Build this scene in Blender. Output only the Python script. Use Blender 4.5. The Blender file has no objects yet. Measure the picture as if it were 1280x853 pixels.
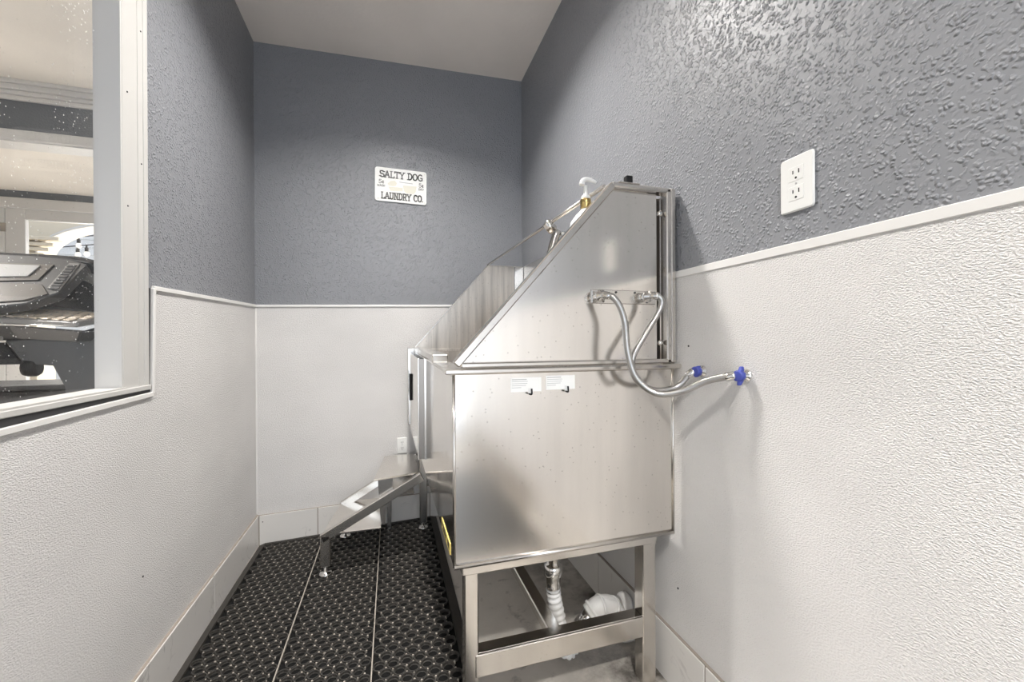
import bpy, bmesh, math, random
from mathutils import Vector, Matrix
random.seed(7)
scn = bpy.context.scene
C = scn.collection
PI = math.pi

# ------------------------------------------------------------------ camera
cam_d = bpy.data.cameras.new('camera'); cam = bpy.data.objects.new('camera', cam_d); C.objects.link(cam)
cam_d.sensor_width = 36.0; cam_d.lens = 504.735 / 1280 * 36.0; cam_d.clip_start = 0.02
R_ = Vector((0.95847988, -0.28512134, -0.00470557)); U_ = Vector((0.00500865, 0.00033381, 0.9999874)); F_ = Vector((0.28511618, 0.95849137, -0.00174802))
m4 = Matrix(((R_.x, U_.x, -F_.x, 0.69933), (R_.y, U_.y, -F_.y, -2.45482), (R_.z, U_.z, -F_.z, 1.08945), (0, 0, 0, 1)))
cam.matrix_world = m4
scn.camera = cam

# ------------------------------------------------------------------ world, lights, exposure
w = bpy.data.worlds.new('world'); scn.world = w; w.use_nodes = True
w.node_tree.nodes['Background'].inputs[0].default_value = (0.80, 0.88, 1.0, 1)
w.node_tree.nodes['Background'].inputs[1].default_value = 1.0
def area(name, loc, rot, sx, sy, power, col):
    d = bpy.data.lights.new(name, 'AREA'); d.shape = 'RECTANGLE'; d.size = sx; d.size_y = sy; d.energy = power; d.color = col
    o = bpy.data.objects.new(name, d); C.objects.link(o); o.location = loc; o.rotation_euler = rot
    return o
area('daylight_entry', (0.70, -4.80, 1.30), (math.radians(90), 0, 0), 1.3, 2.2, 17, (0.80, 0.89, 1.0))      # glazed entry behind the camera
area('daylight_patio', (-2.6, 6.4, 2.2), (math.radians(-80), 0, 0), 4.0, 3.0, 260, (1.0, 0.97, 0.92))        # patio outside the gym doors
vs = scn.view_settings
vs.view_transform = 'Standard'; vs.look = 'None'; vs.gamma = 1.0; vs.use_curve_mapping = False
vs.exposure = 0.34
LAMP = 430.0

# ------------------------------------------------------------------ dimensions (metres)
W = 1.5035            # right wall
TY = -1.4658          # near end of the tub
FS = 0.0388           # the floor falls towards the left wall
fl = lambda x: FS * x

# ------------------------------------------------------------------ material helpers
def nt(name):
    m = bpy.data.materials.new(name); m.use_nodes = True
    return m, m.node_tree.nodes, m.node_tree.links, m.node_tree.nodes['Principled BSDF']
def simple(name, col, rough=0.5, metal=0.0, spec=0.5, emit=None, estr=0.0):
    m, n, l, b = nt(name)
    b.inputs['Base Color'].default_value = (*col, 1); b.inputs['Roughness'].default_value = rough
    b.inputs['Metallic'].default_value = metal; b.inputs['Specular IOR Level'].default_value = spec
    # faint mottling so that no surface is perfectly flat in tone
    tc = n.new('ShaderNodeTexCoord'); nz = n.new('ShaderNodeTexNoise'); nz.inputs['Scale'].default_value = 14; nz.inputs['Detail'].default_value = 4
    l.new(tc.outputs['Object'], nz.inputs['Vector'])
    mr = n.new('ShaderNodeMapRange'); mr.inputs['To Min'].default_value = max(0.02, rough - .05); mr.inputs['To Max'].default_value = min(1, rough + .05)
    l.new(nz.outputs['Fac'], mr.inputs['Value']); l.new(mr.outputs['Result'], b.inputs['Roughness'])
    if emit:
        b.inputs['Emission Color'].default_value = (*emit, 1); b.inputs['Emission Strength'].default_value = estr
    return m
def ramp(n, stops):
    r = n.new('ShaderNodeValToRGB'); e = r.color_ramp.elements
    e[0].position, e[0].color = stops[0][0], (*stops[0][1], 1)
    e[1].position, e[1].color = stops[-1][0], (*stops[-1][1], 1)
    for p, c in stops[1:-1]:
        q = e.new(p); q.color = (*c, 1)
    return r
def noise(n, l, vec, scale, detail=3, rough=.5):
    z = n.new('ShaderNodeTexNoise'); z.inputs['Scale'].default_value = scale; z.inputs['Detail'].default_value = detail; z.inputs['Roughness'].default_value = rough
    l.new(vec, z.inputs['Vector']); return z
def mapping(n, l, scale=(1, 1, 1), rot=(0, 0, 0), coord='Object'):
    tc = n.new('ShaderNodeTexCoord'); mp = n.new('ShaderNodeMapping')
    mp.inputs['Scale'].default_value = scale; mp.inputs['Rotation'].default_value = rot
    l.new(tc.outputs[coord], mp.inputs['Vector']); return mp.outputs['Vector']
def textured_paint(name, col, scale, strength, dist, lo, hi, rough, spec=.5, stretch=(1, 1, 1)):
    m, n, l, b = nt(name)
    v = mapping(n, l, stretch)
    z = noise(n, l, v, scale, 2.0, .45)
    r = ramp(n, [(lo, (0, 0, 0)), (hi, (1, 1, 1))]); l.new(z.outputs['Fac'], r.inputs['Fac'])
    z2 = noise(n, l, v, scale * 3.1, 2)
    ad = n.new('ShaderNodeMath'); ad.operation = 'MULTIPLY_ADD'; ad.inputs[1].default_value = .25
    l.new(z2.outputs['Fac'], ad.inputs[0]); l.new(r.outputs['Color'], ad.inputs[2])
    bp = n.new('ShaderNodeBump'); bp.inputs['Strength'].default_value = strength; bp.inputs['Distance'].default_value = dist
    l.new(ad.outputs[0], bp.inputs['Height']); l.new(bp.outputs['Normal'], b.inputs['Normal'])
    z3 = noise(n, l, v, 1.7, 4)
    c = ramp(n, [(.3, tuple(x * .93 for x in col)), (.7, tuple(min(1, x * 1.05) for x in col))]); l.new(z3.outputs['Fac'], c.inputs['Fac'])
    l.new(c.outputs['Color'], b.inputs['Base Color'])
    b.inputs['Roughness'].default_value = rough; b.inputs['Specular IOR Level'].default_value = spec
    return m
def pebble_paint(name, col):
    m, n, l, b = nt(name); v = mapping(n, l)
    wz = noise(n, l, v, 60, 2); mixv = n.new('ShaderNodeVectorMath'); mixv.operation = 'MULTIPLY_ADD'; mixv.inputs[1].default_value = (.012, .012, .012)
    l.new(wz.outputs['Color'], mixv.inputs[0]); l.new(v, mixv.inputs[2])
    vo = n.new('ShaderNodeTexVoronoi'); vo.feature = 'SMOOTH_F1'; vo.inputs['Scale'].default_value = 130; vo.inputs['Smoothness'].default_value = .35; l.new(mixv.outputs['Vector'], vo.inputs['Vector'])
    r = ramp(n, [(.12, (1, 1, 1)), (.55, (0, 0, 0))]); l.new(vo.outputs['Distance'], r.inputs['Fac'])
    z2 = noise(n, l, v, 46, 3); r2 = ramp(n, [(.40, (.15, .15, .15)), (.60, (1, 1, 1))]); l.new(z2.outputs['Fac'], r2.inputs['Fac'])
    mu = n.new('ShaderNodeMath'); mu.operation = 'MULTIPLY'; l.new(r.outputs['Color'], mu.inputs[0]); l.new(r2.outputs['Color'], mu.inputs[1])
    bp = n.new('ShaderNodeBump'); bp.inputs['Strength'].default_value = .85; bp.inputs['Distance'].default_value = .0038
    l.new(mu.outputs[0], bp.inputs['Height']); l.new(bp.outputs['Normal'], b.inputs['Normal'])
    z3 = noise(n, l, v, 1.7, 4)
    c = ramp(n, [(.3, tuple(x * .95 for x in col)), (.7, tuple(x * 1.04 for x in col))]); l.new(z3.outputs['Fac'], c.inputs['Fac'])
    l.new(c.outputs['Color'], b.inputs['Base Color']); b.inputs['Roughness'].default_value = .43
    return m
def stainless(name, col=(.80, .765, .72), r0=.14, r1=.19, warp=.10, spots=.6, film=.965):
    m, n, l, b = nt(name)
    b.inputs['Metallic'].default_value = 1.0
    v = mapping(n, l)
    big = noise(n, l, v, 2.3, 2, .4)
    spot = n.new('ShaderNodeTexVoronoi'); spot.inputs['Scale'].default_value = 58; l.new(v, spot.inputs['Vector'])
    sr = ramp(n, [(.08, (1, 1, 1)), (.13, (0, 0, 0))]); l.new(spot.outputs['Distance'], sr.inputs['Fac'])
    mu2 = n.new('ShaderNodeMath'); mu2.operation = 'MULTIPLY'; mu2.inputs[1].default_value = spots; l.new(sr.outputs['Color'], mu2.inputs[0])
    # vertical drip film
    v2 = mapping(n, l, (30, 30, 1.6)); drip = noise(n, l, v2, 1.0, 5, .65)
    cr = ramp(n, [(.30, tuple(x * film for x in col)), (.62, tuple(min(1, x * 1.02) for x in col))]); l.new(drip.outputs['Fac'], cr.inputs['Fac'])
    mx = n.new('ShaderNodeMix'); mx.data_type = 'RGBA'; mx.inputs['B'].default_value = (.33, .30, .26, 1)
    l.new(mu2.outputs[0], mx.inputs['Factor']); l.new(cr.outputs['Color'], mx.inputs['A']); l.new(mx.outputs['Result'], b.inputs['Base Color'])
    rr = n.new('ShaderNodeMapRange'); rr.inputs['From Min'].default_value = .3; rr.inputs['From Max'].default_value = .7
    rr.inputs['To Min'].default_value = r0; rr.inputs['To Max'].default_value = r1
    fine = noise(n, l, v, 2.6, 1, .4); l.new(fine.outputs['Fac'], rr.inputs['Value']); l.new(rr.outputs['Result'], b.inputs['Roughness'])
    bp = n.new('ShaderNodeBump'); bp.inputs['Strength'].default_value = warp; bp.inputs['Distance'].default_value = .02
    l.new(big.outputs['Fac'], bp.inputs['Height']); l.new(bp.outputs['Normal'], b.inputs['Normal'])
    return m

M = {}
M['grey'] = pebble_paint('grey_wall_paint', (.248, .256, .274))
M['greyfar'] = textured_paint('grey_gym_paint', (.13, .14, .15), 85, .3, .003, .46, .66, .5, .4)
M['panel'] = textured_paint('white_pebbled_panel', (.78, .765, .75), 230, .9, .0019, .35, .70, .40, .45, (1, 1, 1.9))
M['ceil'] = textured_paint('ceiling_paint', (.86, .805, .755), 60, .08, .002, .4, .6, .8, .2)
M['ceilgym'] = textured_paint('gym_ceiling_paint', (.80, .76, .70), 60, .08, .002, .4, .6, .8, .2)
M['trim'] = simple('white_trim_paint', (.78, .77, .75), .35)
M['casing'] = simple('casing_paint', (.58, .57, .55), .38)
M['dark'] = simple('dark_sealant', (.03, .03, .032), .7)
M['black'] = simple('black_plastic', (.010, .010, .011), .55, 0, .3)
M['steel'] = stainless('stainless_sheet')
M['steel_side'] = stainless('stainless_polished', (.80, .77, .73), .07, .12, .22, .2)
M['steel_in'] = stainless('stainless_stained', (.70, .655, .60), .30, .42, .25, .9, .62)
M['steel_bar'] = stainless('stainless_tube', (.68, .65, .61), .17, .25, .1, .3)
M['chrome'] = simple('chrome', (.78, .77, .75), .10, 1.0)
M['white_plastic'] = simple('white_plastic', (.83, .83, .81), .3)
M['pvc'] = simple('white_pvc', (.80, .79, .77), .42)
M['gold'] = simple('gold_collar', (.62, .47, .20), .25, 1.0)
M['blue'] = simple('blue_valve', (.055, .075, .36), .4)
M['paper'] = simple('sticker_paper', (.86, .86, .84), .5)
M['ink'] = simple('grey_ink', (.16, .16, .155), .6)
M['inklight'] = simple('pale_ink', (.50, .50, .50), .6)
M['yellow'] = simple('yellow_label', (.84, .66, .20), .45)
M['tan'] = simple('tan_print', (.76, .74, .64), .6)
M['rubber'] = simple('black_rubber', (.030, .028, .0255), .38, 0, .6)
M['rubber_worn'] = simple('worn_rubber', (.046, .042, .037), .42, 0, .6)
M['rubberblack'] = simple('deep_black_rubber', (.006, .006, .006), .7, 0, .2)
M['rubberedge'] = simple('rubber_edge', (.045, .041, .036), .6)
M['dirt'] = simple('pale_dirt', (.42, .38, .33), .9)
M['grout'] = simple('grout', (.33, .29, .25), .9)
M['cream'] = simple('cream_wall', (.80, .72, .58), .7)
M['siding'] = simple('pale_siding', (.62, .64, .66), .7)
M['tread_grey'] = simple('treadmill_grey', (.062, .060, .056), .42)
M['tread_light'] = simple('treadmill_silver', (.24, .23, .215), .4)
M['tread_screen'] = simple('treadmill_display', (.52, .515, .50), .25)
M['tread_brown'] = simple('treadmill_panel', (.15, .135, .118), .3)
M['diamond'] = simple('tan_grip', (.60, .51, .40), .5)

def tile_mat():
    m, n, l, b = nt('marble_tile'); v = mapping(n, l)
    z = noise(n, l, v, 3.2, 8, .62)
    wv = n.new('ShaderNodeTexNoise'); wv.inputs['Scale'].default_value = 5; wv.inputs['Detail'].default_value = 10; wv.inputs['Distortion'].default_value = 1.6
    l.new(v, wv.inputs['Vector'])
    r = ramp(n, [(.485, (.74, .72, .69)), (.5, (.47, .45, .43)), (.515, (.74, .72, .69))]); l.new(wv.outputs['Fac'], r.inputs['Fac'])
    mk = ramp(n, [(.52, (0, 0, 0)), (.64, (1, 1, 1))]); l.new(z.outputs['Fac'], mk.inputs['Fac'])
    mx = n.new('ShaderNodeMix'); mx.data_type = 'RGBA'; mx.inputs['A'].default_value = (.74, .72, .69, 1)
    l.new(mk.outputs['Color'], mx.inputs['Factor']); l.new(r.outputs['Color'], mx.inputs['B']); l.new(mx.outputs['Result'], b.inputs['Base Color'])
    b.inputs['Roughness'].default_value = .3
    return m
M['tile'] = tile_mat()
def floor_mat():
    m, n, l, b = nt('stained_concrete'); v = mapping(n, l)
    z = noise(n, l, v, 2.4, 8, .6); r = ramp(n, [(.3, (.42, .39, .35)), (.7, (.66, .62, .565))]); l.new(z.outputs['Fac'], r.inputs['Fac'])
    s = noise(n, l, v, 16, 6, .7); sr = ramp(n, [(.58, (0, 0, 0)), (.70, (1, 1, 1))]); l.new(s.outputs['Fac'], sr.inputs['Fac'])
    # darker brown patches in a band along the right wall under the tub
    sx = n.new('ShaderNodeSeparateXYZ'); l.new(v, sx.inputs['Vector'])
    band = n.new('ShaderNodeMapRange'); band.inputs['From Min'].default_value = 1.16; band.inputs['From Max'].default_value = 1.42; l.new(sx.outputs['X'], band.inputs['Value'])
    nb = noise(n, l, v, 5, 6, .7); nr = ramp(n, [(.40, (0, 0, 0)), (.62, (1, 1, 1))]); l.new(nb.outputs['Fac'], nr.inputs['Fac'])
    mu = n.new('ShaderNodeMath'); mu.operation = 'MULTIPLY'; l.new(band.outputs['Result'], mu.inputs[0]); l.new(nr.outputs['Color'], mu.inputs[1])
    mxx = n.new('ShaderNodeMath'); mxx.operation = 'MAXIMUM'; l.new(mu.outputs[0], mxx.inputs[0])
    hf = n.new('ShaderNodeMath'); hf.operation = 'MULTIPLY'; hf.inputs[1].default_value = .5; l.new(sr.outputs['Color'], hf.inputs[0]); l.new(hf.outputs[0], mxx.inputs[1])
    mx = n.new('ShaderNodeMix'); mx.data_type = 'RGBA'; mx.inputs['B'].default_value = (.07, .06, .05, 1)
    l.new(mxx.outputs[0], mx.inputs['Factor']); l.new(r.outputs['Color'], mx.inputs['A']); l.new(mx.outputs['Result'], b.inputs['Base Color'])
    b.inputs['Roughness'].default_value = .45
    return m
M['floor'] = floor_mat()
def glass_mat():
    m, n, l, b = nt('dusty_window_glass')
    out = n['Material Output']; v = mapping(n, l)
    tr = n.new('ShaderNodeBsdfTransparent'); gl = n.new('ShaderNodeBsdfGlossy'); gl.inputs['Roughness'].default_value = .02
    lwt = n.new('ShaderNodeLayerWeight'); lwt.inputs['Blend'].default_value = .5
    pw = n.new('ShaderNodeMath'); pw.operation = 'POWER'; pw.inputs[1].default_value = 5; l.new(lwt.outputs['Facing'], pw.inputs[0])
    fr = n.new('ShaderNodeMath'); fr.operation = 'MULTIPLY_ADD'; fr.inputs[1].default_value = .6; fr.inputs[2].default_value = .03; l.new(pw.outputs[0], fr.inputs[0])
    mx = n.new('ShaderNodeMixShader'); l.new(fr.outputs[0], mx.inputs[0]); l.new(tr.outputs[0], mx.inputs[1]); l.new(gl.outputs[0], mx.inputs[2])
    vo = n.new('ShaderNodeTexVoronoi'); vo.inputs['Scale'].default_value = 85; l.new(v, vo.inputs['Vector'])
    vr = ramp(n, [(.085, (1, 1, 1)), (.12, (0, 0, 0))]); l.new(vo.outputs['Distance'], vr.inputs['Fac'])
    mk = noise(n, l, v, 7, 4, .6); mr = ramp(n, [(.42, (0, 0, 0)), (.58, (1, 1, 1))]); l.new(mk.outputs['Fac'], mr.inputs['Fac'])
    mu = n.new('ShaderNodeMath'); mu.operation = 'MULTIPLY'; l.new(vr.outputs['Color'], mu.inputs[0]); l.new(mr.outputs['Color'], mu.inputs[1])
    df = n.new('ShaderNodeBsdfDiffuse'); df.inputs['Color'].default_value = (.85, .85, .85, 1)
    m2 = n.new('ShaderNodeMixShader'); l.new(mu.outputs[0], m2.inputs[0]); l.new(mx.outputs[0], m2.inputs[1]); l.new(df.outputs[0], m2.inputs[2])
    l.new(m2.outputs[0], out.inputs['Surface'])
    return m
M['glass'] = glass_mat()
def braid_mat():
    m, n, l, b = nt('braided_steel'); b.inputs['Metallic'].default_value = 1; b.inputs['Base Color'].default_value = (.45, .44, .425, 1); b.inputs['Roughness'].default_value = .30
    v = mapping(n, l, (1, 1, 1)); wv = n.new('ShaderNodeTexVoronoi'); wv.inputs['Scale'].default_value = 420; l.new(v, wv.inputs['Vector'])
    bp = n.new('ShaderNodeBump'); bp.inputs['Strength'].default_value = .35; bp.inputs['Distance'].default_value = .001
    l.new(wv.outputs['Distance'], bp.inputs['Height']); l.new(bp.outputs['Normal'], b.inputs['Normal'])
    return m
M['braid'] = braid_mat()

# ------------------------------------------------------------------ mesh builder
class MB:
    def __init__(s): s.bm = bmesh.new()
    def quad(s, *p): s.bm.faces.new([s.bm.verts.new(q) for q in p]); return s
    def hexa(s, p, bev=0.0):
        """8 points: bottom ring of four, then top ring of four"""
        vs = [s.bm.verts.new(q) for q in p]
        fs = [s.bm.faces.new([vs[i] for i in f]) for f in ((3, 2, 1, 0), (4, 5, 6, 7), (0, 1, 5, 4), (1, 2, 6, 5), (2, 3, 7, 6), (3, 0, 4, 7))]
        if bev:
            es = list({e for f in fs for e in f.edges})
            bmesh.ops.bevel(s.bm, geom=es, offset=bev, segments=1, affect='EDGES', profile=.5)
        return s
    def box(s, a, b, bev=0.0):
        x0, x1 = sorted((a[0], b[0])); y0, y1 = sorted((a[1], b[1])); z0, z1 = sorted((a[2], b[2]))
        return s.hexa([(x0, y0, z0), (x1, y0, z0), (x1, y1, z0), (x0, y1, z0), (x0, y0, z1), (x1, y0, z1), (x1, y1, z1), (x0, y1, z1)], bev)
    def bar(s, a, b, w, h, up=(0, 0, 1), bev=0.0):
        a = Vector(a); b = Vector(b); d = (b - a).normalized(); u = Vector(up); r = d.cross(u).normalized(); u = r.cross(d)
        r = r * w / 2; u = u * h / 2
        return s.hexa([a - r - u, a + r - u, b + r - u, b - r - u, a - r + u, a + r + u, b + r + u, b - r + u], bev)
    def prism(s, poly, off, bev=0.0):
        """planar polygon (3D points) extruded by a vector"""
        off = Vector(off); n = len(poly)
        a = [s.bm.verts.new(Vector(p)) for p in poly]; b = [s.bm.verts.new(Vector(p) + off) for p in poly]
        fs = [s.bm.faces.new(a[::-1]), s.bm.faces.new(b)]
        for i in range(n): fs.append(s.bm.faces.new([a[i], a[(i + 1) % n], b[(i + 1) % n], b[i]]))
        if bev:
            bmesh.ops.bevel(s.bm, geom=list({e for f in fs for e in f.edges}), offset=bev, segments=1, affect='EDGES', profile=.5)
        return s
    def tube(s, pts, r, seg=12, cap=True, sub=0):
        P = [Vector(p) for p in pts]
        if sub:
            Q = []
            for i in range(len(P) - 1):
                p0 = P[max(i - 1, 0)]; p1 = P[i]; p2 = P[i + 1]; p3 = P[min(i + 2, len(P) - 1)]
                for k in range(sub):
                    t = k / sub
                    Q.append(.5 * ((2 * p1) + (p2 - p0) * t + (2 * p0 - 5 * p1 + 4 * p2 - p3) * t * t + (3 * p1 - p0 - 3 * p2 + p3) * t ** 3))
            Q.append(P[-1]); P = Q
        n = len(P); rr = r if callable(r) else (lambda t: r)
        prev = None; rings = []
        for i, p in enumerate(P):
            d = (P[min(i + 1, n - 1)] - P[max(i - 1, 0)]).normalized()
            if prev is None:
                u = d.orthogonal().normalized()
            else:
                u = (prev - d * prev.dot(d)).normalized()
            prev = u; v = d.cross(u); q = rr(i / (n - 1))
            rings.append([s.bm.verts.new(p + (u * math.cos(2 * PI * k / seg) + v * math.sin(2 * PI * k / seg)) * q) for k in range(seg)])
        for i in range(n - 1):
            for k in range(seg):
                f = s.bm.faces.new([rings[i][k], rings[i][(k + 1) % seg], rings[i + 1][(k + 1) % seg], rings[i + 1][k]]); f.smooth = True
        if cap: s.bm.faces.new(rings[0][::-1]); s.bm.faces.new(rings[-1])
        return s
    def lathe(s, prof, o=(0, 0, 0), axis=(0, 0, 1), seg=24):
        """prof: (radius, height) pairs"""
        o = Vector(o); d = Vector(axis).normalized(); u = d.orthogonal().normalized(); v = d.cross(u)
        rings = [[s.bm.verts.new(o + d * h + (u * math.cos(2 * PI * k / seg) + v * math.sin(2 * PI * k / seg)) * max(r, 1e-5)) for k in range(seg)] for r, h in prof]
        for i in range(len(rings) - 1):
            for k in range(seg):
                f = s.bm.faces.new([rings[i][k], rings[i][(k + 1) % seg], rings[i + 1][(k + 1) % seg], rings[i + 1][k]]); f.smooth = True
        s.bm.faces.new(rings[0][::-1]); s.bm.faces.new(rings[-1])
        return s
    def build(s, name, mat, parent=None, fn=None, kind=None):
        if fn:
            for v in s.bm.verts: v.co = fn(v.co)
        bmesh.ops.recalc_face_normals(s.bm, faces=s.bm.faces[:])
        me = bpy.data.meshes.new(name); s.bm.to_mesh(me); s.bm.free()
        me.materials.append(M[mat] if isinstance(mat, str) else mat)
        o = bpy.data.objects.new(name, me); C.objects.link(o)
        if parent:
            o.parent = parent
            o.matrix_parent_inverse = parent.matrix_basis.inverted()
        if kind: o['kind'] = kind
        return o
def empty(name, loc, label, cat, group=None):
    o = bpy.data.objects.new(name, None); C.objects.link(o); o.location = loc; o.empty_display_size = .05
    return tag(o, label, cat, group)
def tag(o, label, cat, group=None):
    o['label'] = label; o['category'] = cat
    if group: o['group'] = group
    return o
def struct(o, label=None):
    o['kind'] = 'structure'
    if label: o['label'] = label
    return o

# ------------------------------------------------------------------ the wash room
YR = -4.9   # rear wall
fo = MB().hexa([(-.02, YR, fl(-.02) - .08), (W + .1, YR, fl(W + .1) - .08), (W + .1, .12, fl(W + .1) - .08), (-.02, .12, fl(-.02) - .08),
                (-.02, YR, fl(-.02)), (W + .1, YR, fl(W + .1)), (W + .1, .12, fl(W + .1)), (-.02, .12, fl(-.02))]).build('floor', 'floor')
struct(fo, 'stained grey concrete floor under the tub and mat')
ceil_ = MB().hexa([(0, YR, 2.689), (W, YR, 2.751), (W, .012, 2.751), (0, 0, 2.689), (0, YR, 2.80), (W, YR, 2.80), (W, .012, 2.80), (0, 0, 2.80)]).build('ceiling', 'ceil')
struct(ceil_, 'plain warm white ceiling of the wash room')
bk = lambda x: .0077 * x
wb = MB().hexa([(-.11, bk(-.11), -.1), (W + .1, bk(W + .1), -.1), (W + .1, .12, -.1), (-.11, .12, -.1),
                (-.11, bk(-.11), 2.85), (W + .1, bk(W + .1), 2.85), (W + .1, .12, 2.85), (-.11, .12, 2.85)]).build('wall_back', 'grey')
struct(wb, 'grey textured back wall above a white panel')
MB().hexa([(0, -.004, fl(0)), (W, bk(W) - .004, fl(W)), (W, bk(W), fl(W)), (0, 0, fl(0)),
           (0, -.004, 1.279), (W, bk(W) - .004, 1.311), (W, bk(W), 1.311), (0, 0, 1.279)]).build('wall_panel', 'panel', wb)
wr = MB().box((W, YR, -.1), (W + .1, .12, 2.85)).build('wall_right', 'grey')
struct(wr, 'grey heavily textured right wall above a white panel')
MB().box((W - .004, YR, fl(W)), (W, .012, 1.279)).build('wall_panel', 'panel', wr)
# left wall with the interior window opening
lk = lambda y: -.0084 * y
OY0, OY1, OZ0, OZ1 = -2.55, -1.128, .965, 2.30
mb = MB()
def lw(y0, y1, z0, z1, m=mb):
    m.hexa([(-.044, y0, z0), (lk(y0), y0, z0), (lk(y1), y1, z0), (-.044, y1, z0), (-.044, y0, z1), (lk(y0), y0, z1), (lk(y1), y1, z1), (-.044, y1, z1)])
lw(OY1, 0, -.1, 2.85); lw(YR, OY0, -.1, 2.85); lw(OY0, OY1, -.1, OZ0); lw(OY0, OY1, OZ1, 2.85)
wl = mb.build('wall_left', 'grey'); struct(wl, 'grey left wall with an interior window and white panel below')
# white panel, cut around the window
t = .004
mb = MB()
P = [(0, 0), (0, 1.279), (-.986, 1.251), (-.995, .934), (-2.56, .910), (YR, .910), (YR, 0)]
mb.prism([(lk(y), y, z) for y, z in P], (t, 0, 0)); mb.build('wall_panel', 'panel', wl)
wrear = MB()
wrear.box((-.1, YR - .1, -.1), (.0, YR, 2.85)).box((1.4, YR - .1, -.1), (W + .1, YR, 2.85)).box((.0, YR - .1, 2.45), (1.4, YR, 2.85))
struct(wrear.build('wall_rear', 'cream'), 'cream rear wall around the glazed entry')

# cap and edge strips
def strip(n, pts, wd, th, nrm, parent=None):
    mb = MB()
    nrm = Vector(nrm)
    for a, b in zip(pts[:-1], pts[1:]):
        a = Vector(a); b = Vector(b)
        mb.bar(a + nrm * th / 2, b + nrm * th / 2, wd, th, nrm, .0015)
    o = mb.build(n, 'trim'); return struct(o)
struct(strip('trim_1', [(lk(0), -.004, 1.279), (lk(-.986), -.986, 1.251), (lk(-.995), -.995, .934), (lk(-2.56), -2.56, .910)], .014, .010, (1, 0, 0)), 'white edge strip along the left panel and under the window')
struct(strip('trim_2', [(.004, -.001, 1.279), (W, bk(W) - .001, 1.311)], .013, .009, (0, -1, 0)), 'white cap strip along the back wall panel')
struct(strip('trim_3', [(W, .0, 1.279), (W, YR, 1.279)], .020, .007, (-1, 0, 0)), 'white cap strip along the right wall panel')
struct(strip('trim_4', [(.004, -.006, .17), (.004, -.006, 1.27)], .010, .003, (1, -1, 0)), 'white strip in the left back corner')

# tiled skirting: grout backing with separate tiles
def base(name, label, backing, tiles):
    b = backing.build(name, 'grout'); struct(b, label)
    for p in tiles: MB().hexa(p, .0012).build('tile', 'tile', b)
g = .005
tiles = []
cuts = [-.005, -.585, -1.195, -1.805, -2.415, -3.025, -3.635]
for a, b in zip(cuts[:-1], cuts[1:]):
    y1, y0 = a - g / 2, b + g / 2
    tiles.append([(lk(y0) + .004, y0, .002), (lk(y0) + .015, y0, .002), (lk(y1) + .015, y1, .002), (lk(y1) + .004, y1, .002),
                  (lk(y0) + .004, y0, .1615), (lk(y0) + .015, y0, .1615), (lk(y1) + .015, y1, .1615), (lk(y1) + .004, y1, .1615)])
base('baseboard_left', 'row of white marble look tiles along the left wall',
     MB().hexa([(lk(YR) + .004, YR, 0), (lk(YR) + .012, YR, 0), (.012, -.004, 0), (.004, -.004, 0), (lk(YR) + .004, YR, .164), (lk(YR) + .012, YR, .164), (.012, -.004, .164), (.004, -.004, .164)]), tiles)
tiles = []
ct = [.017, .302, .912, 1.485]
bt = lambda x: .1605 + .024 * x
for a, b in zip(ct[:-1], ct[1:]):
    x0, x1 = a + g / 2, b - g / 2
    tiles.append([(x0, bk(x0) - .015, fl(x0) + .002), (x1, bk(x1) - .015, fl(x1) + .002), (x1, bk(x1) - .004, fl(x1) + .002), (x0, bk(x0) - .004, fl(x0) + .002),
                  (x0, bk(x0) - .015, bt(x0)), (x1, bk(x1) - .015, bt(x1)), (x1, bk(x1) - .004, bt(x1)), (x0, bk(x0) - .004, bt(x0))])
base('baseboard_back', 'row of white marble look tiles along the back wall',
     MB().hexa([(.012, -.012, fl(0)), (W - .012, bk(W) - .012, fl(W)), (W - .012, bk(W) - .004, fl(W)), (.012, -.004, fl(0)),
                (.012, -.012, bt(0) + .002), (W - .012, bk(W) - .012, bt(W) + .002), (W - .012, bk(W) - .004, bt(W) + .002), (.012, -.004, bt(0) + .002)]), tiles)
tiles = []
cr_ = [-.02, -.415, -1.000, -1.575, -2.15, -2.725]
for a, b in zip(cr_[:-1], cr_[1:]):
    y1, y0 = a - g / 2, b + g / 2
    tiles.append([(W - .015, y0, .058), (W - .004, y0, .058), (W - .004, y1, .058), (W - .015, y1, .058), (W - .015, y0, .2225), (W - .004, y0, .2225), (W - .004, y1, .2225), (W - .015, y1, .2225)])
base('baseboard_right', 'row of white marble look tiles along the right wall',
     MB().box((W - .012, YR, fl(W) - .001), (W - .004, -.004, .2255)), tiles)

# stray screw heads and nicks
for par, p, d in ((wr, (W - .004, -1.508, 1.071), (-1, 0, 0)), (wb, (.006, -.004, 1.245), (0, -1, 0)), (wb, (.035, -.015, .128), (0, -1, 0)), (wl, (lk(-1.25) + .004, -1.05, .42), (1, 0, 0)), (wb, (.945, .007, 1.69), (0, -1, 0)), (wr, (W - .004, -1.46, .36), (-1, 0, 0))):
    MB().lathe([(.0028, 0), (.0028, .0015), (.001, .002)], p, d, 8).build('screw_head', 'dark', par)

# ------------------------------------------------------------------ interior window
wn = MB()
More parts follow.
